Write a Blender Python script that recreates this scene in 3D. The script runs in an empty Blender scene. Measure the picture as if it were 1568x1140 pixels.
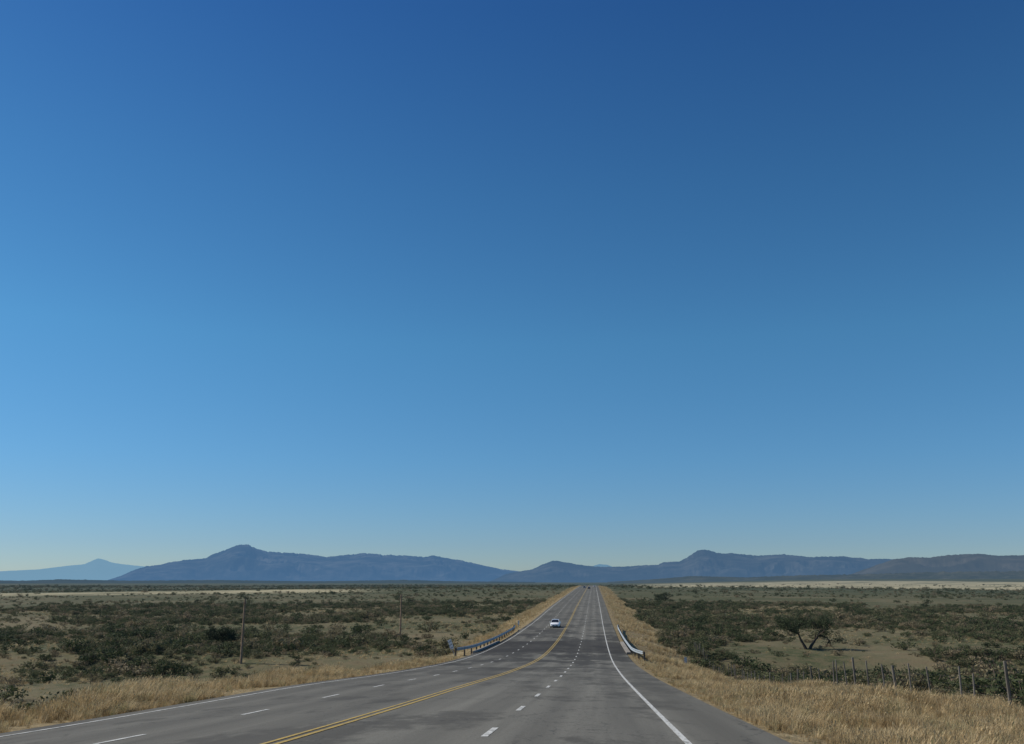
import bpy, bmesh, math, random
import numpy as np
from mathutils import Vector, noise as mn
random.seed(7); rng=np.random.default_rng(7)
sc=bpy.context.scene
sc.view_settings.view_transform='Standard'; sc.view_settings.look='None'; sc.view_settings.exposure=0

# ------------------------------------------------------------ helpers
def link(o):
    sc.collection.objects.link(o); return o
def mesh_obj(name,verts,faces,mat=None,smooth=False,do_link=True):
    me=bpy.data.meshes.new(name); me.from_pydata([tuple(v) for v in verts],[],[tuple(f) for f in faces]); me.update()
    if mat: me.materials.append(mat)
    if smooth: me.shade_smooth()
    o=bpy.data.objects.new(name,me)
    if do_link: link(o)
    return o
def sstep(a,b,x):
    t=np.clip((x-a)/(b-a),0,1); return t*t*(3-2*t)

class NT:
    def __init__(s,name):
        s.m=bpy.data.materials.new(name); s.m.use_nodes=True; s.t=s.m.node_tree
        s.t.nodes.clear(); s.out=s.t.nodes.new('ShaderNodeOutputMaterial')
    def n(s,typ,**kw):
        x=s.t.nodes.new(typ)
        for k,v in kw.items(): setattr(x,k,v)
        return x
    def l(s,a,b): s.t.links.new(a,b)
    def pos(s):
        return s.n('ShaderNodeNewGeometry').outputs['Position']
    def mapv(s,vec,scale):
        m=s.n('ShaderNodeMapping'); s.l(vec,m.inputs[0]); m.inputs['Scale'].default_value=scale; return m.outputs[0]
    def noise(s,vec,scale=1,detail=4,rough=.55):
        x=s.n('ShaderNodeTexNoise'); s.l(vec,x.inputs['Vector']); x.inputs['Scale'].default_value=scale
        x.inputs['Detail'].default_value=detail; x.inputs['Roughness'].default_value=rough; return x.outputs[0]
    def ramp(s,fac,stops):
        x=s.n('ShaderNodeValToRGB'); s.l(fac,x.inputs[0]); e=x.color_ramp.elements
        while len(e)<len(stops): e.new(.5)
        for i,(p,c) in enumerate(stops):
            e[i].position=p; e[i].color=(c,c,c,1) if not hasattr(c,'__len__') else (*c,1)
        return x.outputs[0]
    def mix(s,fac,a,b,mode='MIX'):
        x=s.n('ShaderNodeMix',data_type='RGBA',blend_type=mode)
        for i,v in ((0,fac),(6,a),(7,b)):
            if isinstance(v,bpy.types.NodeSocket): s.l(v,x.inputs[i])
            elif i==0: x.inputs[0].default_value=v
            else: x.inputs[i].default_value=(*v,1)
        return x.outputs[2]
    def math(s,op,a,b=0.0):
        x=s.n('ShaderNodeMath',operation=op)
        for i,v in enumerate((a,b)):
            if isinstance(v,bpy.types.NodeSocket): s.l(v,x.inputs[i])
            else: x.inputs[i].default_value=v
        return x.outputs[0]
    def rng(s,v,a,b,c=0.,d=1.):
        x=s.n('ShaderNodeMapRange'); s.l(v,x.inputs[0])
        for i,q in enumerate((a,b,c,d)): x.inputs[i+1].default_value=q
        return x.outputs[0]
    def bsdf(s,col,rough=.8,metal=0.,spec=.3):
        b=s.n('ShaderNodeBsdfPrincipled')
        if isinstance(col,bpy.types.NodeSocket): s.l(col,b.inputs['Base Color'])
        else: b.inputs['Base Color'].default_value=(*col,1)
        b.inputs['Roughness'].default_value=rough; b.inputs['Metallic'].default_value=metal
        b.inputs['Specular IOR Level'].default_value=spec
        return b
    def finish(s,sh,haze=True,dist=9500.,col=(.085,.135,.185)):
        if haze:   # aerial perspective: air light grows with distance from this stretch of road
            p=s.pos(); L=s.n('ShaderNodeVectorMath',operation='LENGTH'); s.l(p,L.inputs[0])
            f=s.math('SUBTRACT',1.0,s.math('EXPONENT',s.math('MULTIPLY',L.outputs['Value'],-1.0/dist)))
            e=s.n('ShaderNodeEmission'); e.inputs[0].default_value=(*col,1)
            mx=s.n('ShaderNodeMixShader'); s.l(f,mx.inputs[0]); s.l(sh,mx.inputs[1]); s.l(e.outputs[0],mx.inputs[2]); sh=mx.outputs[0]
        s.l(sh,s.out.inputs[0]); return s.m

def simple(name,col,rough=.6,metal=0.,spec=.4,var=.15,scale=8):
    t=NT(name); nz=t.noise(t.pos(),scale,4)
    a=tuple(c*(1-var) for c in col); b=tuple(min(1,c*(1+var)) for c in col)
    c=t.ramp(nz,[(.3,a),(.7,b)]); return t.finish(t.bsdf(c,rough,metal,spec).outputs[0],haze=False)

# ------------------------------------------------------------ layout (metres, road runs along +Y)
XR,XD,XY,XLD,XL=1.56,-1.98,-5.34,-9.12,-12.78
PR,PL=3.45,-13.5        # pavement edges
prof=np.array([(-2000,-6),(-400,4),(-150,5.2),(-60,2.4),(0,-1.5),(16,-2.65),(32,-3.8),(60,-5.7),(91,-7.35),(125,-8.2),(175,-8.35),
 (273,-7.4),(400,-6.5),(560,-5.5),(910,-4.0),(1000,-4.1),(1200,-6),(1600,-10.3),(3000,-10.6),(30000,-10.6)],float)
_sl=np.gradient(prof[:,1],prof[:,0])
def zc(y):   # height of the road at x=0
    y=np.asarray(y,float); i=np.clip(np.searchsorted(prof[:,0],y)-1,0,len(prof)-2)
    x0,x1=prof[i,0],prof[i+1,0]; h=x1-x0; t=(y-x0)/h
    return (prof[i,1]*(2*t**3-3*t**2+1)+_sl[i]*h*(t**3-2*t**2+t)+prof[i+1,1]*(-2*t**3+3*t**2)+_sl[i+1]*h*(t**3-t**2))
def zroad(x,y):
    x=np.asarray(x,float)
    return zc(y)+.02*abs(XY)-.02*np.abs(x-XY)-.032*np.maximum(0,-x-1.98)*(1-sstep(14,46,y))

CY=118.; CW=9.
TREES=[(34.5,155,6.1,8.6,1),(31,420,5,8,2),(-62,150,3.2,6,3)]
def vnoise(x,y,s,seed=0):
    return np.array([mn.noise(Vector((a*s+seed,b*s,seed*1.7))) for a,b in zip(np.ravel(x),np.ravel(y))]).reshape(np.shape(x))
def gheight(x,y):
    x=np.asarray(x,float); y=np.asarray(y,float); r=np.hypot(x,y); az=np.degrees(np.arctan2(x,y))
    plain=-10.6+4.9*sstep(180,900,y)*np.exp(-((x+5)/420.)**2)*(1-sstep(1000,1600,y))
    plain=plain+.5*vnoise(x,y,.011,3)*sstep(15,60,np.abs(x+5))+1.6*vnoise(x,y,.0016,9)*sstep(200,900,r)
    plain=plain+26*sstep(1300,6500,r)*sstep(1,16,az)*(y>0)
    zr=zc(y)
    dR=np.maximum(x-PR,0); dL=np.maximum(PL-x,0); d=np.maximum(dR,dL)
    near=np.where(x>-5,1-sstep(14,95,x),1-sstep(-13,45,-x-13))
    hill=zr-.55-.12*np.minimum(d,8)/8
    nat=plain+(hill-plain)*near*(1-sstep(55,105,y))*(1-sstep(150,400,-y))
    nat=nat+.10*vnoise(x,y,.21,5)*sstep(2,8,d)
    cc=CY+.12*(x+5)+3*np.sin(x*.06)
    w=CW+.1*d
    ch=np.exp(-((y-cc)/w)**4)*(1-sstep(60,160,d))
    nat=nat-1.5*ch
    top=zroad(np.clip(x,PL,PR),y)-.05-.03*(d>0)
    slope=np.where(x>-5,.24,.27)
    shelf=np.where(x>-5,0.,4.5*(1-sstep(55,90,y)))      # level bench beside the left lanes on the hill
    emb=top-np.maximum(d-.9-shelf,0)*slope-.05*np.clip(d,0,.9+shelf)
    emb=np.where(np.abs(y-cc)<60, emb-(emb-nat)*np.clip(ch*1.6,0,1)*(emb>nat), emb)
    g=np.where(emb>nat,emb,np.minimum(nat,emb+.0+np.maximum(d-.9,0)*(slope+.2)))
    g=np.where((d<=0)&(ch<.35),top,g)
    return g
def gh(x,y): return float(gheight(np.array([x]),np.array([y]))[0])

# ------------------------------------------------------------ ground sheet
def grow(a,b,s,k):
    o=[a]
    while o[-1]<b: o.append(o[-1]+s); s*=k
    return o
near=[PL-.01-i for i in np.arange(0,26,1)][::-1]+[PL+.3,-9,XY,-1.98,PR-.3]+[PR+.01+i for i in np.arange(0,26,1)]
xs=np.array(sorted(set([-v for v in grow(-near[0]+1.5,32000,1.6,1.065)]+near+grow(near[-1]+1.5,32000,1.6,1.065))))
ys=np.array(sorted(set([-v for v in grow(20,2500,6,1.2)]+list(np.arange(-12,260,2.))+grow(260,32000,2.2,1.03))))
X,Yg=np.meshgrid(xs,ys); Z=gheight(X,Yg)
nx=len(xs); V=np.stack([X.ravel(),Yg.ravel(),Z.ravel()],1)
F=[(j*nx+i,j*nx+i+1,(j+1)*nx+i+1,(j+1)*nx+i) for j in range(len(ys)-1) for i in range(nx-1)]

def vergef(x,y):
    wR=np.where(y<100,10.8,8.5)+1.8*np.sin(y*.07)+.8*np.sin(y*.31); wL=np.where(y<80,6.6,8.0)+1.4*np.sin(y*.09)+.7*np.sin(y*.27)
    dR=x-PR; dL=PL-x
    return np.where(x>-5,1-sstep(-2,2,dR-wR),1-sstep(-2,2,dL-wL))*(1-sstep(1100,1500,y))
def beltf(x,y):     # open pale grassland belts in the scrub plain
    r=np.hypot(x,y); az=np.degrees(np.arctan2(x,y)); w=vnoise(x,y,.0022,71)
    q=r*(1+.25*w)
    R=sstep(850,1150,q)*(1-sstep(3300,4300,q))*sstep(1.5,4,az)
    Lb=sstep(540,620,r*(1+.2*w))*(1-sstep(820,980,r*(1+.2*w)))*(1-sstep(-17,-12,az))
    return np.clip(R+Lb*.9,0,1)*(y>0)
t=NT('ground_soil_and_grass'); p=t.pos()
n1=t.noise(p,.018,6,.6); n2=t.noise(p,.35,6,.65); n3=t.noise(p,3.,4,.7); n4=t.noise(t.mapv(p,(1,1.6,1)),.0026,6,.65)
soil=t.ramp(n2,[(.3,(.115,.090,.050)),(.5,(.195,.155,.090)),(.72,(.35,.28,.175))])
scrub=t.ramp(n3,[(.3,(.036,.043,.019)),(.6,(.076,.083,.037)),(.8,(.16,.145,.074))])
m1=t.ramp(n1,[(.38,0),(.55,1)])
m2=t.ramp(n2,[(.42,0),(.55,1)])
c=t.mix(t.math('MULTIPLY',t.math('ADD',m1,m2),.5),soil,scrub)
farc=t.ramp(n4,[(.33,(.17,.155,.088)),(.42,(.050,.062,.031)),(.56,(.042,.055,.028)),(.66,(.18,.165,.10))])
nf=t.noise(p,.03,5,.7); farc=t.mix(t.ramp(nf,[(.45,0),(.6,.55)]),farc,(.036,.048,.025))
L=t.n('ShaderNodeVectorMath',operation='LENGTH'); t.l(p,L.inputs[0])
c=t.mix(t.rng(L.outputs['Value'],250,900,0,.85),c,farc)
bt=t.n('ShaderNodeAttribute',attribute_name='belt')
nb=t.noise(t.mapv(p,(.7,.5,1)),.012,5,.7)
c=t.mix(t.math('MULTIPLY',bt.outputs['Fac'],t.ramp(nb,[(.38,.15),(.54,1)])),c,(.39,.345,.215))
at=t.n('ShaderNodeAttribute',attribute_name='verge')
gold=t.ramp(t.noise(p,1.3,6,.7),[(.3,(.12,.09,.045)),(.55,(.25,.195,.105)),(.75,(.36,.295,.17))])
c=t.mix(at.outputs['Fac'],c,gold)
bm=t.n('ShaderNodeBump'); bm.inputs['Strength'].default_value=.5; bm.inputs['Distance'].default_value=.3; t.l(n3,bm.inputs['Height'])
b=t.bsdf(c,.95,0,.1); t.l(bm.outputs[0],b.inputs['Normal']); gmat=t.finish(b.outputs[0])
g=mesh_obj('ground',V,F,gmat,True)
a=g.data.attributes.new('verge','FLOAT','POINT'); a.data.foreach_set('value',vergef(X,Yg).ravel().astype(np.float32))
a=g.data.attributes.new('belt','FLOAT','POINT'); a.data.foreach_set('value',beltf(X,Yg).ravel().astype(np.float32))

# ------------------------------------------------------------ road
t=NT('asphalt'); p=t.pos()
sx=t.n('ShaderNodeSeparateXYZ'); t.l(p,sx.inputs[0]); PX,PY=sx.outputs[0],sx.outputs[1]
fine=t.noise(p,28,3,.8); st=t.noise(t.mapv(p,(2.2,.03,1)),1,5,.6); bl=t.noise(t.mapv(p,(.30,.12,1)),1,7,.7); tr=t.noise(t.mapv(p,(.16,.09,1)),1,6,.7)
base=t.ramp(st,[(.3,(.108,.103,.088)),(.7,(.185,.178,.150))])
base=t.mix(.4,base,t.ramp(fine,[(.3,(.048,.047,.040)),(.7,(.245,.238,.20))]))
base=t.mix(t.ramp(bl,[(.51,0),(.58,.66)]),base,(.058,.055,.048))
w=t.math('SINE',t.math('MULTIPLY',t.math('SUBTRACT',PX,XD+.45),2*math.pi/1.8))
wf=t.math('MULTIPLY',t.math('ADD',t.math('MULTIPLY',w,.5),.5),.40)
base=t.mix(wf,base,(.070,.067,.058))
base=t.mix(t.rng(PX,XY+.3,XY-.3,0,.26),base,(.060,.057,.050))
base=t.mix(t.rng(PX,XR+.12,XR+.22,0,.4),base,(.092,.087,.071))
pf=t.math('MULTIPLY',t.math('MULTIPLY',t.rng(PY,38,75),t.rng(PY,230,150)),t.ramp(tr,[(.49,0),(.52,.72)]))
base=t.mix(pf,base,(.036,.034,.030))
dk=t.math('MULTIPLY',t.rng(PY,104,105),t.rng(PY,132,131)); base=t.mix(t.math('MULTIPLY',dk,.75),base,(.034,.031,.027))
vo=t.n('ShaderNodeTexVoronoi',feature='DISTANCE_TO_EDGE')
wob=t.noise(p,.5,4,.7); ad=t.n('ShaderNodeVectorMath',operation='ADD'); cb=t.n('ShaderNodeCombineXYZ'); t.l(wob,cb.inputs[0]); t.l(wob,cb.inputs[1])
t.l(t.mapv(p,(.22,.09,.2)),ad.inputs[0]); t.l(cb.outputs[0],ad.inputs[1]); t.l(ad.outputs[0],vo.inputs['Vector']); vo.inputs['Scale'].default_value=1
ck=t.ramp(vo.outputs['Distance'],[(.003,.5),(.008,0)])
base=t.mix(ck,base,(.03,.03,.03))
bm=t.n('ShaderNodeBump'); bm.inputs['Strength'].default_value=.35; bm.inputs['Distance'].default_value=.01; t.l(fine,bm.inputs['Height'])
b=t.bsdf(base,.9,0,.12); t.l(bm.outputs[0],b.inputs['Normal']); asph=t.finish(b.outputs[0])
ry=ys[(ys>=-450)&(ys<1700)]
rx=np.array([PL,XL,XY,XD,XR,PR])
RX,RY=np.meshgrid(rx,ry); RZ=zroad(RX,RY)
n5=len(rx)
V=np.stack([RX.ravel(),RY.ravel(),RZ.ravel()],1); F=[(j*n5+i,j*n5+i+1,(j+1)*n5+i+1,(j+1)*n5+i) for j in range(len(ry)-1) for i in range(n5-1)]
k=len(V); sk=[]
for j,yy in enumerate(ry):
    sk+= [(PL-.06,yy,zroad(PL,yy)-.12),(PR+.06,yy,zroad(PR,yy)-.12)]
V=np.vstack([V,np.array(sk,float)])
for j in range(len(ry)-1):
    F.append((k+2*j,j*n5,(j+1)*n5,k+2*j+2)); F.append((j*n5+n5-1,k+2*j+1,k+2*j+3,(j+1)*n5+n5-1))
mesh_obj('road',V,F,asph,False)

def paint(name,col,dark):
    t=NT(name); p=t.pos(); nz=t.noise(t.mapv(p,(9,3,1)),1,6,.75)
    c=t.mix(t.ramp(nz,[(.38,.85),(.54,.12)]),col,dark); return t.finish(t.bsdf(c,.7,0,.2).outputs[0])
wp=paint('white_paint',(.58,.58,.54),(.17,.17,.15)); yp=paint('yellow_paint',(.44,.30,.065),(.17,.15,.09))
def strips(name,segs,mat,lift=.006):
    V=[];F=[]
    for x,w,y0,y1 in segs:
        st=[y0]+[v for v in ry if y0<v<y1]+[y1]
        for i,yy in enumerate(st):
            for xx in (x-w/2,x+w/2):
                V.append((xx,yy,float(np.interp(yy,ry,zroad(xx,ry)))+lift))
            if i: q=len(V)-4; F.append((q,q+1,q+3,q+2))
    return mesh_obj(name,V,F,mat)
strips('edge_line_marking',[(XR,.12,-400,1650),(XL,.11,-400,1650)],wp,.009)
strips('centre_line_marking',[(XY-.12,.10,-400,1650),(XY+.12,.10,-400,1650)],yp,.009)
strips('lane_line_marking',[(x,.12,y0,y0+1.9) for x in (XD,XLD) for y0 in np.arange(16.5-7.1*20,1100,7.1)],wp)

# ------------------------------------------------------------ bridge
conc=simple('concrete',(.24,.22,.19),.85,0,.2,.25,1.2)
bmh=bmesh.new()
def box(bm,x0,x1,y0,y1,z0,z1,mi=0,zf=None):
    vs=[bm.verts.new((x,y,z+(zf(x,y) if zf else 0))) for z in (z0,z1) for x,y in ((x0,y0),(x1,y0),(x1,y1),(x0,y1))]
    for f in ((3,2,1,0),(4,5,6,7),(0,1,5,4),(1,2,6,5),(2,3,7,6),(3,0,4,7)):
        fc=bm.faces.new([vs[i] for i in f]); fc.material_index=mi
B0,B1=CY-13,CY+13
zf=lambda x,y: float(zc(y))
for k in range(13):
    y0=B0+2*k; box(bmh,PL-.25,PR+.25,y0,y0+2,-.75,-.16,0,zf)
    for s in (PL-.5,PR+.02): box(bmh,s,s+.48,y0,y0+2,-.72,.08,0,zf)
for yy in (B0+.2,CY-.3,B1-.8):
    for xx in np.arange(PL+.6,PR,3.9): box(bmh,xx,xx+.6,yy,yy+.6,-4.6,-.752,0,zf)
for yy in (B0-.6,B1): box(bmh,PL-.6,PR+.6,yy,yy+.6,-4.5,-.2,0,zf)
me=bpy.data.meshes.new('road_bridge'); bmh.to_mesh(me); me.materials.append(conc); link(bpy.data.objects.new('road_bridge',me))

# ------------------------------------------------------------ guard rails
steel=simple('galvanised_steel',(.36,.39,.40),.5,.5,.5,.25,2.5)
wood=simple('weathered_timber',(.13,.11,.09),.9,0,.1,.3,5)
postm=simple('fence_post_grey',(.15,.135,.115),.9,0,.1,.45,.6)
wirem=simple('fence_wire',(.10,.09,.08),.6,.3)
def rail(x,side,y0,y1,flare0,flare1):
    bm=bmesh.new(); P=[(0,.42),(.07,.47),(.07,.52),(0,.58),(0,.60),(.07,.66),(.07,.71),(0,.76)]
    st=list(np.arange(y0,y1+.1,1.9)); rows=[]
    def xo(y): return side*(flare0*max(0,(y0+12-y)/12)**2+flare1*max(0,(y-(y1-12))/12)**2)
    for y in st:
        xx=x+xo(y); z=float(zroad(min(max(xx,PL),PR),y))
        rows.append([bm.verts.new((xx-side*px,y,z+pz)) for px,pz in P]+[bm.verts.new((xx-side*px+side*.012,y,z+pz)) for px,pz in P[::-1]])
    for a,b in zip(rows,rows[1:]):
        for i in range(16): bm.faces.new((a[i],a[(i+1)%16],b[(i+1)%16],b[i]))
    bm.faces.new(rows[0]); bm.faces.new(rows[-1][::-1])
    for y in st[::2]:
        xx=x+xo(y)+side*.12; z=float(zroad(min(max(xx,PL),PR),y))
        box(bm,xx-.08,xx+.08,y-.09,y+.09,z-.9,z+.74,1)
        box(bm,min(xx-side*.082,xx-side*.118),max(xx-side*.082,xx-side*.118),y-.05,y+.05,z+.45,z+.72,1)
    bmesh.ops.recalc_face_normals(bm,faces=bm.faces[:])
    me=bpy.data.meshes.new('guard_rail'); bm.to_mesh(me); me.materials.append(steel); me.materials.append(wood)
    return link(bpy.data.objects.new('guard_rail',me))
rail(4.0,1,93,172,.7,.3); rail(-14.1,-1,99,168,.8,.5)

blk=simple('black_sheeting',(.03,.03,.03),.5); whs=simple('white_sheeting',(.7,.7,.68),.4)
def marker(name,x,y,h,pw,ph,tilt,colmat):
    bm=bmesh.new(); z=gh(x,y)
    box(bm,-.03,.03,-.02,.02,-.4,h,0)
    box(bm,-.045,.045,-.03,-.022,h-.1,h-.02,0)
    box(bm,-pw/2,pw/2,-.036,-.031,h-ph,h+.02,1)
    for k in range(3):
        zz=h-ph+.06+k*ph/3; w=pw/2-.02
        vs=[bm.verts.new(v) for v in ((-w,-.040,zz),(w,-.040,zz+.09),(w,-.040,zz+.14),(-w,-.040,zz+.05))]
        f=bm.faces.new(vs); f.material_index=2
    me=bpy.data.meshes.new(name); bm.to_mesh(me); me.materials.append(steel); me.materials.append(colmat); me.materials.append(blk)
    o=link(bpy.data.objects.new(name,me)); o.location=(x,y,z); o.rotation_euler=(0,tilt,0); return o
marker('object_marker_sign',-15.2,100,2.0,.42,1.0,math.radians(-20),whs)
marker('object_marker_sign',11.6,122,2.6,.36,.7,0,whs)
marker('object_marker_sign',-14.6,176,1.3,.3,.8,0,whs)

# ------------------------------------------------------------ wire fence
def tube(bm,a,b,r,mi=0,n=6):
    a=Vector(a); b=Vector(b); d=(b-a).normalized(); u=d.orthogonal().normalized(); v=d.cross(u)
    A=[];B=[]
    for i in range(n):
        o=(u*math.cos(i*2*math.pi/n)+v*math.sin(i*2*math.pi/n)); A.append(bm.verts.new(a+o*r)); B.append(bm.verts.new(b+o*r*.92))
    for i in range(n):
        f=bm.faces.new((A[i],A[(i+1)%n],B[(i+1)%n],B[i])); f.material_index=mi
    f=bm.faces.new(B); f.material_index=mi
bm=bmesh.new(); pts=[]
for i,y in enumerate(np.arange(18,150,2.4)):
    x=15.4+random.uniform(-.2,.2); y=y+random.uniform(-.9,.9); z=gh(x,y); h=random.uniform(1.35,1.75); big=random.random()<.25
    l=(random.uniform(-.12,.12),random.uniform(-.08,.08))
    tube(bm,(x,y,z-.3),(x+l[0],y+l[1],z+h+(.12 if big else 0)),.065 if big else .040,0)
    pts.append((x+l[0]*.8,y,z))
for a,b in zip(pts,pts[1:]):
    for hh in (.3,.6,.9,1.2): tube(bm,(a[0]-.05,a[1],a[2]+hh),(b[0]-.05,b[1],b[2]+hh),.004,1,3)
me=bpy.data.meshes.new('wire_fence'); bm.to_mesh(me); me.materials.append(postm); me.materials.append(wirem); link(bpy.data.objects.new('wire_fence',me))

# ------------------------------------------------------------ utility poles
polem=simple('pole_timber',(.27,.19,.13),.9,0,.1,.3,3)
def pole(x,y,h):
    z=gh(x,y); bm=bmesh.new()
    zz=[-.5,h*.33,h*.66,h]; rr=[.18,.165,.15,.13]
    for k in range(3): tube(bm,(0,0,zz[k]),(0,0,zz[k+1]),rr[k],0,10)
    box(bm,-.35,.35,-.21,-.13,h-.55,h-.46,0)
    for xx in (-.3,.3): tube(bm,(xx,-.17,h-.46),(xx,-.17,h-.32),.035,1,8)
    tube(bm,(0,0,h),(0,0,h+.16),.04,1,8)
    me=bpy.data.meshes.new('utility_pole'); bm.to_mesh(me); me.materials.append(polem); me.materials.append(conc)
    o=link(bpy.data.objects.new('utility_pole',me)); o.location=(x,y,z)
pole(-49,125,8.6); pole(-38,178,8.0)

# ------------------------------------------------------------ cars
def car(x,y,heading,paintcol):
    z=float(zroad(x,y)); root=bpy.data.objects.new('car',None); link(root); root.location=(x,y,z+.012)
    root.rotation_euler=(math.atan(float(zc(y+1)-zc(y-1))/2)*(1 if heading==0 else -1),0,heading)
    t=NT('car_paint'); b=t.bsdf(paintcol,.25,0,.5); b.inputs['Coat Weight'].default_value=.7; pm=t.finish(b.outputs[0],haze=False)
    gl=simple('car_glass',(.015,.018,.02),.06,0,.8,.05); rb=simple('tyre_rubber',(.02,.02,.02),.85); ch=simple('alloy',(.45,.45,.46),.3,.9); lt=simple('lamp_lens',(.9,.9,.88),.08,0,.9,.02)
    def part(name,bm,mats,sm=False):
        bmesh.ops.recalc_face_normals(bm,faces=bm.faces[:])
        me=bpy.data.meshes.new(name); bm.to_mesh(me)
        for m in mats: me.materials.append(m)
        if sm: me.shade_smooth()
        o=bpy.data.objects.new(name,me); link(o); o.parent=root; return o
    S=[(2.36,.62,.30,.52,.60),(2.30,.76,.24,.60,.70),(2.05,.86,.20,.66,.80),(1.4,.90,.19,.72,.90),(.8,.91,.19,.78,.95),(0,.91,.19,.82,.96),(-1.0,.91,.19,.84,.98),(-1.6,.90,.20,.84,1.0),(-2.1,.85,.24,.80,.99),(-2.32,.74,.30,.70,.92)]
    bm=bmesh.new(); R=[]
    for (yy,w,zb,zs,zt) in S:
        P=[(-w*.86,zb),(-w,zb+.12),(-w*1.0,zs*.8),(-w*.97,zs),(-w*.82,zt-.03),(-w*.4,zt),(0,zt+.01)]
        P=P+[(-a,c) for a,c in P[-2::-1]]
        R.append([bm.verts.new((a,yy,c)) for a,c in P])
    n=len(R[0])
    for a,b in zip(R,R[1:]):
        for i in range(n): bm.faces.new((a[i],a[(i+1)%n],b[(i+1)%n],b[i]))
    bm.faces.new(R[0]); bm.faces.new(R[-1][::-1]); part('body',bm,[pm],True)
    C=[(1.0,.74,.93),(.25,.60,1.40),(-.5,.60,1.45),(-1.1,.59,1.40),(-1.85,.72,.97)]
    bm=bmesh.new(); R=[]
    for yy,w,zt in C:
        wb=.80 if .95<zt<1.5 and abs(yy)<1.2 else .74
        R.append([bm.verts.new(v) for v in ((-wb,yy,.90),(-w,yy,max(zt-.05,.905)),(-w*.7,yy,zt),(w*.7,yy,zt),(w,yy,max(zt-.05,.905)),(wb,yy,.90))])
    for k,(a,b) in enumerate(zip(R,R[1:])):
        for i in range(5):
            f=bm.faces.new((a[i],a[i+1],b[i+1],b[i]))
            f.material_index= 1 if (k in (0,3) or i in (0,4)) else 0
    part('cabin',bm,[pm,gl])
    bm=bmesh.new()
    for s in (-1,1):
        tube(bm,(s*.745,.99,.93),(s*.605,.25,1.39),.03); tube(bm,(s*.73,-1.84,.97),(s*.60,-1.1,1.39),.04); tube(bm,(s*.79,-.35,.92),(s*.605,-.35,1.41),.03)
    part('pillars',bm,[pm])
    for k,(wx,wy) in enumerate(((-.80,1.42),(.80,1.42),(-.80,-1.42),(.80,-1.42))):
        bm=bmesh.new(); N=20; rings=[]
        for dx,r in ((-.11,.28),(-.10,.325),(.10,.325),(.11,.28)):
            rings.append([bm.verts.new((wx+dx,wy+r*math.cos(i*2*math.pi/N),.325+r*math.sin(i*2*math.pi/N))) for i in range(N)])
        for a,b in zip(rings,rings[1:]):
            for i in range(N): bm.faces.new((a[i],a[(i+1)%N],b[(i+1)%N],b[i]))
        for rg,dx in ((rings[0],-.115),(rings[-1],.115)):
            c=[bm.verts.new((wx+dx,wy+.2*math.cos(i*2*math.pi/N),.325+.2*math.sin(i*2*math.pi/N))) for i in range(N)]
            for i in range(N): bm.faces.new((rg[i],rg[(i+1)%N],c[(i+1)%N],c[i]))
            f=bm.faces.new(c); f.material_index=1
        part('wheel_%d'%(k+1),bm,[rb,ch])
    bm=bmesh.new(); box(bm,-.46,.46,2.30,2.385,.38,.56); box(bm,-.62,.62,2.28,2.375,.20,.32); part('grille',bm,[rb])
    bm=bmesh.new()
    for s in (-1,1): box(bm,min(s*.46,s*.78),max(s*.46,s*.78),2.16,2.33,.55,.68)
    bmesh.ops.bevel(bm,geom=bm.edges[:],offset=.03,segments=2); part('headlights',bm,[lt])
    bm=bmesh.new()
    for s in (-1,1): box(bm,min(s*.5,s*.80),max(s*.5,s*.80),-2.33,-2.2,.68,.84)
    part('tail_lights',bm,[simple('red_lens',(.35,.02,.02),.2)])
    bm=bmesh.new()
    for s in (-1,1): box(bm,min(s*.88,s*1.04),max(s*.88,s*1.04),.62,.74,.92,1.06)
    bmesh.ops.bevel(bm,geom=bm.edges[:],offset=.03,segments=2); part('mirrors',bm,[pm])
    bm=bmesh.new(); box(bm,-.26,.26,2.375,2.395,.36,.48); part('number_plate',bm,[whs])
    return root
car(-7.35,172,math.pi,(.88,.87,.85))
car(-7.4,690,math.pi,(.05,.05,.06)); car(.1,760,0,(.5,.5,.5)); car(-3.7,640,0,(.04,.05,.07))

# ------------------------------------------------------------ foliage
def leafmat(name,stops,trans=.3,haze=True):
    t=NT(name); oi=t.n('ShaderNodeObjectInfo'); p=t.pos(); nz=t.noise(p,1.7,3,.6)
    f=t.math('ADD',t.math('MULTIPLY',oi.outputs['Random'],.7),t.math('MULTIPLY',nz,.3))
    c=t.ramp(f,stops); b=t.bsdf(c,.75,0,.2); tr=t.n('ShaderNodeBsdfTranslucent'); t.l(c,tr.inputs[0])
    mx=t.n('ShaderNodeMixShader'); mx.inputs[0].default_value=trans; t.l(b.outputs[0],mx.inputs[1]); t.l(tr.outputs[0],mx.inputs[2])
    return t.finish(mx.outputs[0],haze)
bushm=leafmat('scrub_leaves',[(.1,(.030,.044,.017)),(.33,(.064,.080,.033)),(.54,(.098,.108,.048)),(.70,(.155,.138,.075)),(.85,(.26,.205,.125))],.3)
grassm=leafmat('dry_grass_blades',[(.12,(.20,.145,.07)),(.4,(.42,.31,.16)),(.65,(.56,.445,.26)),(.85,(.23,.22,.105))],.35)
treem=leafmat('mesquite_leaves',[(.2,(.028,.040,.017)),(.8,(.062,.080,.034))],.25)
barkm=simple('bark',(.09,.07,.055),.95,0,.1,.3,6)

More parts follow.
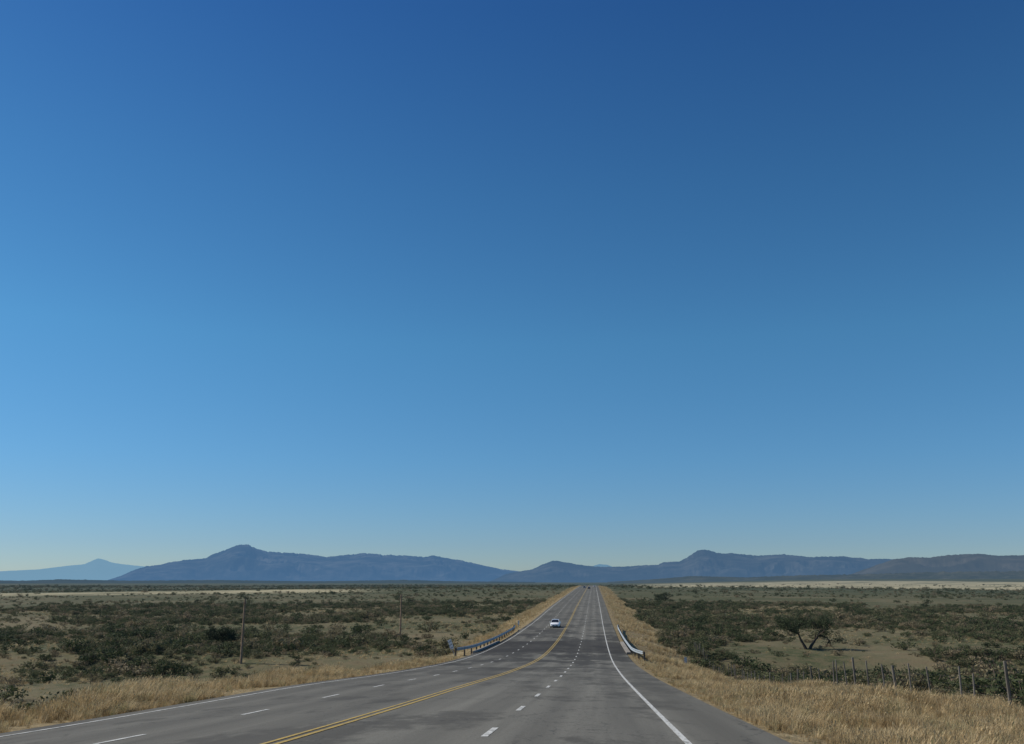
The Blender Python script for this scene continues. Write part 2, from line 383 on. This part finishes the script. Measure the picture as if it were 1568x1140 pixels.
def quads(cs,size,rngl,flat=.0):
    V=[];F=[]
    for c in cs:
        a=rngl.normal(size=3); a/=np.linalg.norm(a); b=np.cross(a,rngl.normal(size=3)); b/=np.linalg.norm(b)
        s=size*rngl.uniform(.6,1.4); k=len(V)
        V+=[c-a*s,c-b*s*.5,c+a*s,c+b*s*.5]; F.append((k,k+1,k+2,k+3))
    return V,F
def variants(cname,objs):
    col=bpy.data.collections.new(cname)
    for o in objs: col.objects.link(o)
    return col
def bush(k):
    r=np.random.default_rng(100+k); cs=[]
    for l in range(r.integers(6,12)):
        c=np.array([r.uniform(-.65,.65),r.uniform(-.65,.65),r.uniform(.2,.75)]); R=r.uniform(.2,.42)
        for i in range(38):
            d=r.normal(size=3); d/=np.linalg.norm(d); q=c+d*R*r.uniform(.4,1.2)*np.array([1,1,.8])
            if q[2]>.02: cs.append(q)
    V,F=quads(cs,.08,r)
    me=bpy.data.meshes.new('bush'); me.from_pydata([tuple(v) for v in V],[],F)
    me.materials.append(bushm); o=bpy.data.objects.new('shrub_variant',me)
    bm=bmesh.new(); bm.from_mesh(me)
    for i in range(9):
        a=r.uniform(0,6.28); q=r.uniform(.3,.7); tube(bm,(0,0,-.1),(q*math.cos(a),q*math.sin(a),r.uniform(.4,.95)),.016,1,4)
    bm.to_mesh(me); me.materials.append(barkm); return o
def tuft(k,nb,h,sp):
    r=np.random.default_rng(200+k); V=[];F=[]
    for i in range(nb):
        a=r.uniform(0,6.28); b=np.array([math.cos(a),math.sin(a),0]); o=b*r.uniform(0,sp*.5)+np.array([r.normal(),r.normal(),0])*.02
        s=np.array([-b[1],b[0],0])*r.uniform(.003,.007); H=h*r.uniform(.4,1.15); lean=r.uniform(.05,.6)*H
        q=len(V); m=o+b*lean*.35+np.array([.03,0,H*.6]); tp=o+b*lean+np.array([.12*H,0,H*.95])
        V+=[o-s,o+s,m+s*.9,m-s*.9,tp]; F+=[(q,q+1,q+2,q+3),(q+3,q+2,q+4)]
        if r.random()<.12:
            q=len(V); w=s*2.2; V+=[tp-(tp-m)*.35,tp-(tp-m)*.1+w,tp+(tp-m)*.1,tp-(tp-m)*.1-w]; F.append((q,q+1,q+2,q+3))
    me=bpy.data.meshes.new('tuft'); me.from_pydata([tuple(v) for v in V],[],F); me.materials.append(grassm)
    return bpy.data.objects.new('grass_tuft_variant',me)
bushc=variants('shrub_variants',[bush(k) for k in range(7)])
tuftc=variants('grass_variants',[tuft(k,40,.55,.36) for k in range(6)])

def scatter(name,col,P,S,nvar):
    me=bpy.data.meshes.new(name); me.vertices.add(len(P)); me.vertices.foreach_set('co',np.asarray(P,np.float32).ravel())
    a=me.attributes.new('scl','FLOAT_VECTOR','POINT'); a.data.foreach_set('vector',np.asarray(S,np.float32).ravel())
    R=np.zeros((len(P),3),np.float32); R[:,2]=rng.uniform(0,6.28,len(P)) if 'grass' not in name else rng.uniform(-1.5,1.5,len(P))
    R[:,0]=rng.uniform(-.15,.15,len(P))
    a=me.attributes.new('rt','FLOAT_VECTOR','POINT'); a.data.foreach_set('vector',R.ravel())
    a=me.attributes.new('vid','INT','POINT'); a.data.foreach_set('value',rng.integers(0,nvar,len(P)).astype(np.int32))
    o=link(bpy.data.objects.new(name,me)); ng=bpy.data.node_groups.new(name+'_nodes','GeometryNodeTree')
    ng.interface.new_socket('Geometry',in_out='INPUT',socket_type='NodeSocketGeometry'); ng.interface.new_socket('Geometry',in_out='OUTPUT',socket_type='NodeSocketGeometry')
    N=ng.nodes; gi=N.new('NodeGroupInput'); go=N.new('NodeGroupOutput'); ip=N.new('GeometryNodeInstanceOnPoints'); ci=N.new('GeometryNodeCollectionInfo')
    ci.inputs['Collection'].default_value=col; ci.inputs['Separate Children'].default_value=True; ci.inputs['Reset Children'].default_value=True
    def na(nm,ty):
        x=N.new('GeometryNodeInputNamedAttribute'); x.data_type=ty; x.inputs['Name'].default_value=nm; return [s for s in x.outputs if s.enabled and s.name=='Attribute'][0]
    m2p=N.new('GeometryNodeMeshToPoints')
    L=ng.links; L.new(gi.outputs[0],m2p.inputs[0]); L.new(m2p.outputs[0],ip.inputs['Points']); L.new(ci.outputs[0],ip.inputs['Instance']); ip.inputs['Pick Instance'].default_value=True
    L.new(na('vid','INT'),ip.inputs['Instance Index']); L.new(na('rt','FLOAT_VECTOR'),ip.inputs['Rotation']); L.new(na('scl','FLOAT_VECTOR'),ip.inputs['Scale'])
    L.new(ip.outputs[0],go.inputs[0]); md=o.modifiers.new('scatter','NODES'); md.node_group=ng; return o

def polar(n,r0,r1,pw):
    u=rng.random(n); r=(r0**pw+u*(r1**pw-r0**pw))**(1/pw); az=np.radians(rng.uniform(-46,38,n)); return r*np.sin(az),r*np.cos(az),r
xa,ya,ra=polar(80000,16,420,1.5); xb,yb,rb_=polar(48000,400,2600,1.1)
x=np.concatenate([xa,xb]); y=np.concatenate([ya,yb]); r=np.concatenate([ra,rb_])
nz=vnoise(x,y,.02,21)+.6*vnoise(x,y,.07,31); nzf=vnoise(x,y,.0045,41)
vg=vergef(x,y); dr=np.maximum(x-PR,PL-x)
tcl=np.zeros(len(x),bool)      # grassy clearing around and in front of the lone mesquite
tcl|=(((x-34.5)/15.)**2+((y-148)/26.)**2)<1
keep=(vg<.12)&(dr>4)&(rng.random(len(x))<np.clip(.56+nz*1.2+nzf*.6,.05,1)*(1-.93*beltf(x,y)))&~((x>0)&(x<16.5)&(y<100))&(~tcl|(rng.random(len(x))<.10))
x,y,r,tc_=x[keep],y[keep],r[keep],tcl[keep]; z=gheight(x,y)
s=rng.lognormal(-.38,.50,len(x)); s=np.clip(s,.22,2.3)*(1+1.1*sstep(300,2200,r))*np.where(r<90,.75,1)*np.where(tc_,.5,1)
P=np.stack([x,y,z-.03],1); S=np.stack([s*rng.uniform(.8,1.4,len(s)),s*rng.uniform(.8,1.4,len(s)),s*rng.uniform(.6,1.15,len(s))],1)
scatter('desert_scrub',bushc,P,S,7)

def strip(n,side,y0,y1,d0,d1,pw=1.):
    u=rng.random(n); y=y0+(y1-y0)*u**pw; d=d0+(d1-d0)*rng.random(n); x=np.where(side>0,PR+d,PL-d); return x,y
parts=[]
for (n,sd,y0,y1,d0,d1,pw,sc0) in ((38000,1,6,62,.35,12.5,1.15,.88),(8000,1,60,130,.5,12,1,.85),(7000,1,130,420,.6,9.5,1.2,.9),(3000,1,400,1000,.8,9,1.2,1.3),
     (34000,-1,4,80,.3,8.5,1.1,1.1),(8000,-1,70,150,.5,9,1,.85),(7000,-1,150,420,.6,9,1.2,.9),(3000,-1,400,1000,.8,9,1.2,1.3)):
    x,y=strip(n,sd,y0,y1,d0,d1,pw); nn=vnoise(x,y,.35,51); n2=vnoise(x,y,.09,77); d=np.maximum(x-PR,PL-x)
    k=(rng.random(n)<np.clip(.6+nn*1.6+n2*1.0,.06,1))&(vergef(x,y)>.15)&(np.abs(y-CY-.12*(x+5))>(CW+3))
    x,y,d,nn,n2=x[k],y[k],d[k],nn[k],n2[k]
    s=sc0*rng.uniform(.4,1.2,len(x))*(.4+.6*sstep(.3,2.5,d))*(1+nn*.8+n2*.9)
    if sd>0: s=s*(1-.35*sstep(8,12,d))
    parts.append((x,y,np.clip(s,.15,2)))
x=np.concatenate([q[0] for q in parts]); y=np.concatenate([q[1] for q in parts]); s=np.concatenate([q[2] for q in parts])
scatter('dry_grass',tuftc,np.stack([x,y,gheight(x,y)-.02],1),np.stack([s*1.3,s*1.3,s],1),6)
xa,ya,ra=polar(50000,20,380,1.6); vg=vergef(xa,ya); nz=vnoise(xa,ya,.03,61)
k=(vg<.5)&(np.maximum(xa-PR,PL-xa)>3)&(rng.random(len(xa))<np.clip(.45-nz*1.4,.05,1)); xa,ya,ra=xa[k],ya[k],ra[k]
s=rng.uniform(.4,1.1,len(xa)); scatter('bunch_grass',tuftc,np.stack([xa,ya,gheight(xa,ya)-.02],1),np.stack([s*1.7,s*1.7,s*.8],1),6)

def tree(x,y,h,wid,seed,name='mesquite_tree'):
    r=np.random.default_rng(seed); z=gh(x,y); bm=bmesh.new(); tips=[]
    def grow_(p,d,L,rad,lv):
        n=3; q=Vector(p); dd=Vector(d)
        for i in range(n):
            nd=(dd+Vector(r.normal(size=3))*.18).normalized(); e=q+nd*L/n
            tube(bm,q,e,rad*(1-.2*i),0,7 if lv<2 else 4); q=e; dd=nd
            if lv>=1: tips.append(q.copy())
        if lv<3:
            for k in range(3 if lv else 5):
                a=r.uniform(0,6.28); nd=(dd*.5+Vector((math.cos(a),math.sin(a),r.uniform(-.5,.7)))*.8).normalized()
                grow_(q,nd,L*.70,rad*.55,lv+1)
    for k in range(2):
        a=k*2.9+r.uniform(-.4,.4); grow_((.12*math.cos(a),.12*math.sin(a),-.2),(math.cos(a)*.3,math.sin(a)*.3,1),h*.36,.17*h/5,0)
    T=np.array([tuple(v) for v in tips]); sxy=wid/2/np.percentile(np.abs(T[:,:2]),97); sz=h*.92/T[:,2].max()
    for v in bm.verts: v.co.x*=sxy; v.co.y*=sxy; v.co.z*=sz
    T=T*np.array([sxy,sxy,sz]); cs=[]
    for p in T:
        if r.random()<.85:
            R=r.uniform(.3,.75)
            for i in range(30): cs.append(p+r.normal(size=3)*R*np.array([.6,.6,.5]))
    V,F=quads([c for c in cs if c[2]>.9],.10,r)
    vs=[bm.verts.new(v) for v in V]
    for f in F: fc=bm.faces.new([vs[i] for i in f]); fc.material_index=1
    me=bpy.data.meshes.new(name); bm.to_mesh(me); me.materials.append(barkm); me.materials.append(treem)
    o=link(bpy.data.objects.new(name,me)); o.location=(x,y,z)
for q in TREES: tree(*q)

# ------------------------------------------------------------ mountains (skylines in image pixels, turned to bearing / elevation, stood at assumed distances)
f_,pit,yaw=1358.,math.radians(13.3),5.15
def bearing(u,v):  # image pixel to bearing and slope
    dx=u-784.; dv=570.-v; dy=f_*math.cos(pit)-dv*math.sin(pit); dz=f_*math.sin(pit)+dv*math.cos(pit)
    return math.degrees(math.atan2(dx,dy))-yaw, dz/math.hypot(dx,dy)
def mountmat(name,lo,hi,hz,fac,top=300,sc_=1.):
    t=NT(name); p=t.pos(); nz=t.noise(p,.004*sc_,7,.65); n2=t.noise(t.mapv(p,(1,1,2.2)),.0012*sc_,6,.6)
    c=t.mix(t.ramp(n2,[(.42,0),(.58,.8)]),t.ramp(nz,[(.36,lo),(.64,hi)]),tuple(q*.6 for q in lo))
    b=t.bsdf(c,.95,0,.05); e=t.n('ShaderNodeEmission'); e.inputs[0].default_value=(*hz,1)  # haze painted in as emission over the rock colour, thicker towards the foot
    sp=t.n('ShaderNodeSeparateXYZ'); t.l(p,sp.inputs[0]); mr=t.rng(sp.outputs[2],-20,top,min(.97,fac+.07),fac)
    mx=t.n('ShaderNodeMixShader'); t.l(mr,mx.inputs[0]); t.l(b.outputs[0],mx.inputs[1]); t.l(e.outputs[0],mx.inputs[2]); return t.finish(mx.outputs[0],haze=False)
def ridge(name,pts,D,T,mat,rough=.55,fs=.0011,jit=.03):
    B=[bearing(*q) for q in pts]; az=np.array([q[0] for q in B]); el=np.array([q[1] for q in B])
    A=np.arange(az[0],az[-1],.045); E=np.interp(A,az,el); n=len(A)
    ts=np.linspace(-1,1,65); V=[];F=[]
    for j,tt in enumerate(ts):
        for i,a_ in enumerate(A):
            wob=.35*mn.noise(Vector((a_*.35,7,fs*1000)))
            t2=max(-1,min(1,tt)); R=D*(1+T*(tt+wob*(1-abs(tt))))
            xx=R*math.sin(math.radians(a_)); yy=R*math.cos(math.radians(a_))
            sh=1-abs(t2)
            H=E[i]*D*(1+T*wob)+10
            v=Vector((xx*fs,yy*fs,3.3)); rd=0;am=1
            for o in range(6):
                rd+=am*(1-2*abs(mn.noise(v))); v=v*2.03; am*=.55
            rd/=2.
            hh=H*(sh**.85+ rough*(rd-.45)*4*sh*(1-sh)*.9)
            hh=min(hh,H*(.05+.95*sh**.55))
            if sh>.9: hh+=H*jit*(mn.noise(Vector((a_*2.3,1,D*.01)))+.9*mn.noise(Vector((a_*6,4,D*.01)))+.7*mn.noise(Vector((a_*15,4,D*.01))))
            V.append((xx,yy,-12+max(hh,-5)))
    for j in range(len(ts)-1):
        for i in range(n-1): F.append((j*n+i,j*n+i+1,(j+1)*n+i+1,(j+1)*n+i))
    return mesh_obj(name,V,F,mat,True)
far=[(-330,880),(-120,872),(-50,876),(0,875),(60,872),(100,867),(130,864),(143,858),(150,855),(158,857),(170,861),(185,864),(215,867),(260,870),(300,878),(350,886),(420,893)]  # skyline points of each range, in image pixels
main=[(150,893),(185,882),(205,873),(225,867),(245,865),(260,861),(290,857),(315,855),(325,849),(335,846),(345,843),(355,837),(370,834),(382,835),(392,840),(410,845),(430,846),(465,848),(500,853),(530,850),(560,847),(590,850),(625,851),(650,853),(665,851),(680,854),(710,859),(740,866),(770,872),(795,875),(830,882),(870,890),(900,894)]
mid=[(740,893),(775,879),(795,875),(815,872),(830,865),(845,859),(855,859),(870,862),(895,866),(915,868),(950,868),(980,866),(1008,865),(1015,861),(1040,860),(1053,853),(1068,843),(1085,842),(1098,847),(1130,848),(1160,851),(1200,849),(1240,853),(1290,852),(1330,856),(1360,856),(1400,858),(1470,862),(1540,868),(1650,880)]
bk=[(860,890),(890,872),(905,868),(918,864),(930,865),(940,869),(960,871),(1010,880),(1060,892)]
east=[(1290,884),(1340,866),(1370,856),(1400,853),(1425,854),(1440,851),(1470,849),(1500,848),(1530,851),(1568,850),(1640,853),(1760,860),(1900,870)]
low1=[(-300,886),(-60,888),(40,889),(90,887),(200,889),(330,888),(480,890),(620,888),(700,890),(820,891)]
low2=[(930,891),(1000,887),(1060,882),(1140,884),(1220,881),(1330,879),(1420,876),(1500,875),(1620,874),(1800,876)]
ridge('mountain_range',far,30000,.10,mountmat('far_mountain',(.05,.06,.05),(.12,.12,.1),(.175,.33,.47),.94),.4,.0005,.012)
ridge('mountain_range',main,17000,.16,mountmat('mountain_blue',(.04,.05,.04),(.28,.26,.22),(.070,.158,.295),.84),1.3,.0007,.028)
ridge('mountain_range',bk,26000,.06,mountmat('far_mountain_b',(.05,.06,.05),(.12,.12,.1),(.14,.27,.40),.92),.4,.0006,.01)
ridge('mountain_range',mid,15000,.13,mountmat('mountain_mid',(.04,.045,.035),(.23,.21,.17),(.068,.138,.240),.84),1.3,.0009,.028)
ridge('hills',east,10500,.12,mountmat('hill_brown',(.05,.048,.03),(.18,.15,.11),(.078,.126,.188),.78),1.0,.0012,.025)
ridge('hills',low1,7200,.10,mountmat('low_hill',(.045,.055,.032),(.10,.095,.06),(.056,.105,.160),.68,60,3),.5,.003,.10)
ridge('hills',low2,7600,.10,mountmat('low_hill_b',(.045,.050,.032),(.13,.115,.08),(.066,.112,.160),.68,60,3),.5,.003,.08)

# ------------------------------------------------------------ sky, sun, camera
SE,SA=math.radians(40),math.radians(-82)      # elevation, bearing from +Y (negative = left)
w=bpy.data.worlds.new('World'); sc.world=w; w.use_nodes=True; nt=w.node_tree; nt.nodes.clear()
sky=nt.nodes.new('ShaderNodeTexSky'); sky.sky_type='NISHITA'; sky.sun_disc=False; sky.sun_elevation=SE; sky.sun_rotation=SA
sky.altitude=1200; sky.air_density=1.0; sky.dust_density=.3; sky.ozone_density=2.0
tc=nt.nodes.new('ShaderNodeTexCoord'); sp=nt.nodes.new('ShaderNodeSeparateXYZ'); nt.links.new(tc.outputs['Generated'],sp.inputs[0])
rp=nt.nodes.new('ShaderNodeValToRGB'); nt.links.new(sp.outputs[2],rp.inputs[0]); e=rp.color_ramp.elements
stops=[(0,(.46,.57,.72)),(.04,(.42,.57,.76)),(.13,(.39,.68,.87)),(.26,(.38,.79,.95)),(.42,(.31,.71,.94)),(.58,(.23,.58,.92)),(1,(.3,.6,1.0))]
while len(e)<len(stops): e.new(.5)
for i,(q,c) in enumerate(stops): e[i].position=q; e[i].color=(*c,1)
mx=nt.nodes.new('ShaderNodeMix'); mx.data_type='RGBA'; mx.blend_type='MULTIPLY'; mx.inputs[0].default_value=1
nt.links.new(sky.outputs[0],mx.inputs[6]); nt.links.new(rp.outputs[0],mx.inputs[7])
bg=nt.nodes.new('ShaderNodeBackground'); bg.inputs[1].default_value=.104; wo=nt.nodes.new('ShaderNodeOutputWorld')
nt.links.new(mx.outputs[2],bg.inputs[0]); nt.links.new(bg.outputs[0],wo.inputs[0])
sd=Vector((math.sin(SA)*math.cos(SE),math.cos(SA)*math.cos(SE),math.sin(SE)))
ld=bpy.data.lights.new('sun','SUN'); ld.energy=5.0; ld.angle=math.radians(.53); ld.color=(1,.93,.82)
so=link(bpy.data.objects.new('sun',ld)); so.rotation_euler=sd.to_track_quat('Z','Y').to_euler(); so.location=sd*50
cd=bpy.data.cameras.new('camera'); cd.sensor_width=36; cd.lens=36*f_/1568; cd.clip_end=80000; cd.clip_start=.1
co=link(bpy.data.objects.new('camera',cd)); co.location=(0,0,0); co.rotation_euler=(math.radians(90+13.3),0,math.radians(yaw)); sc.camera=co
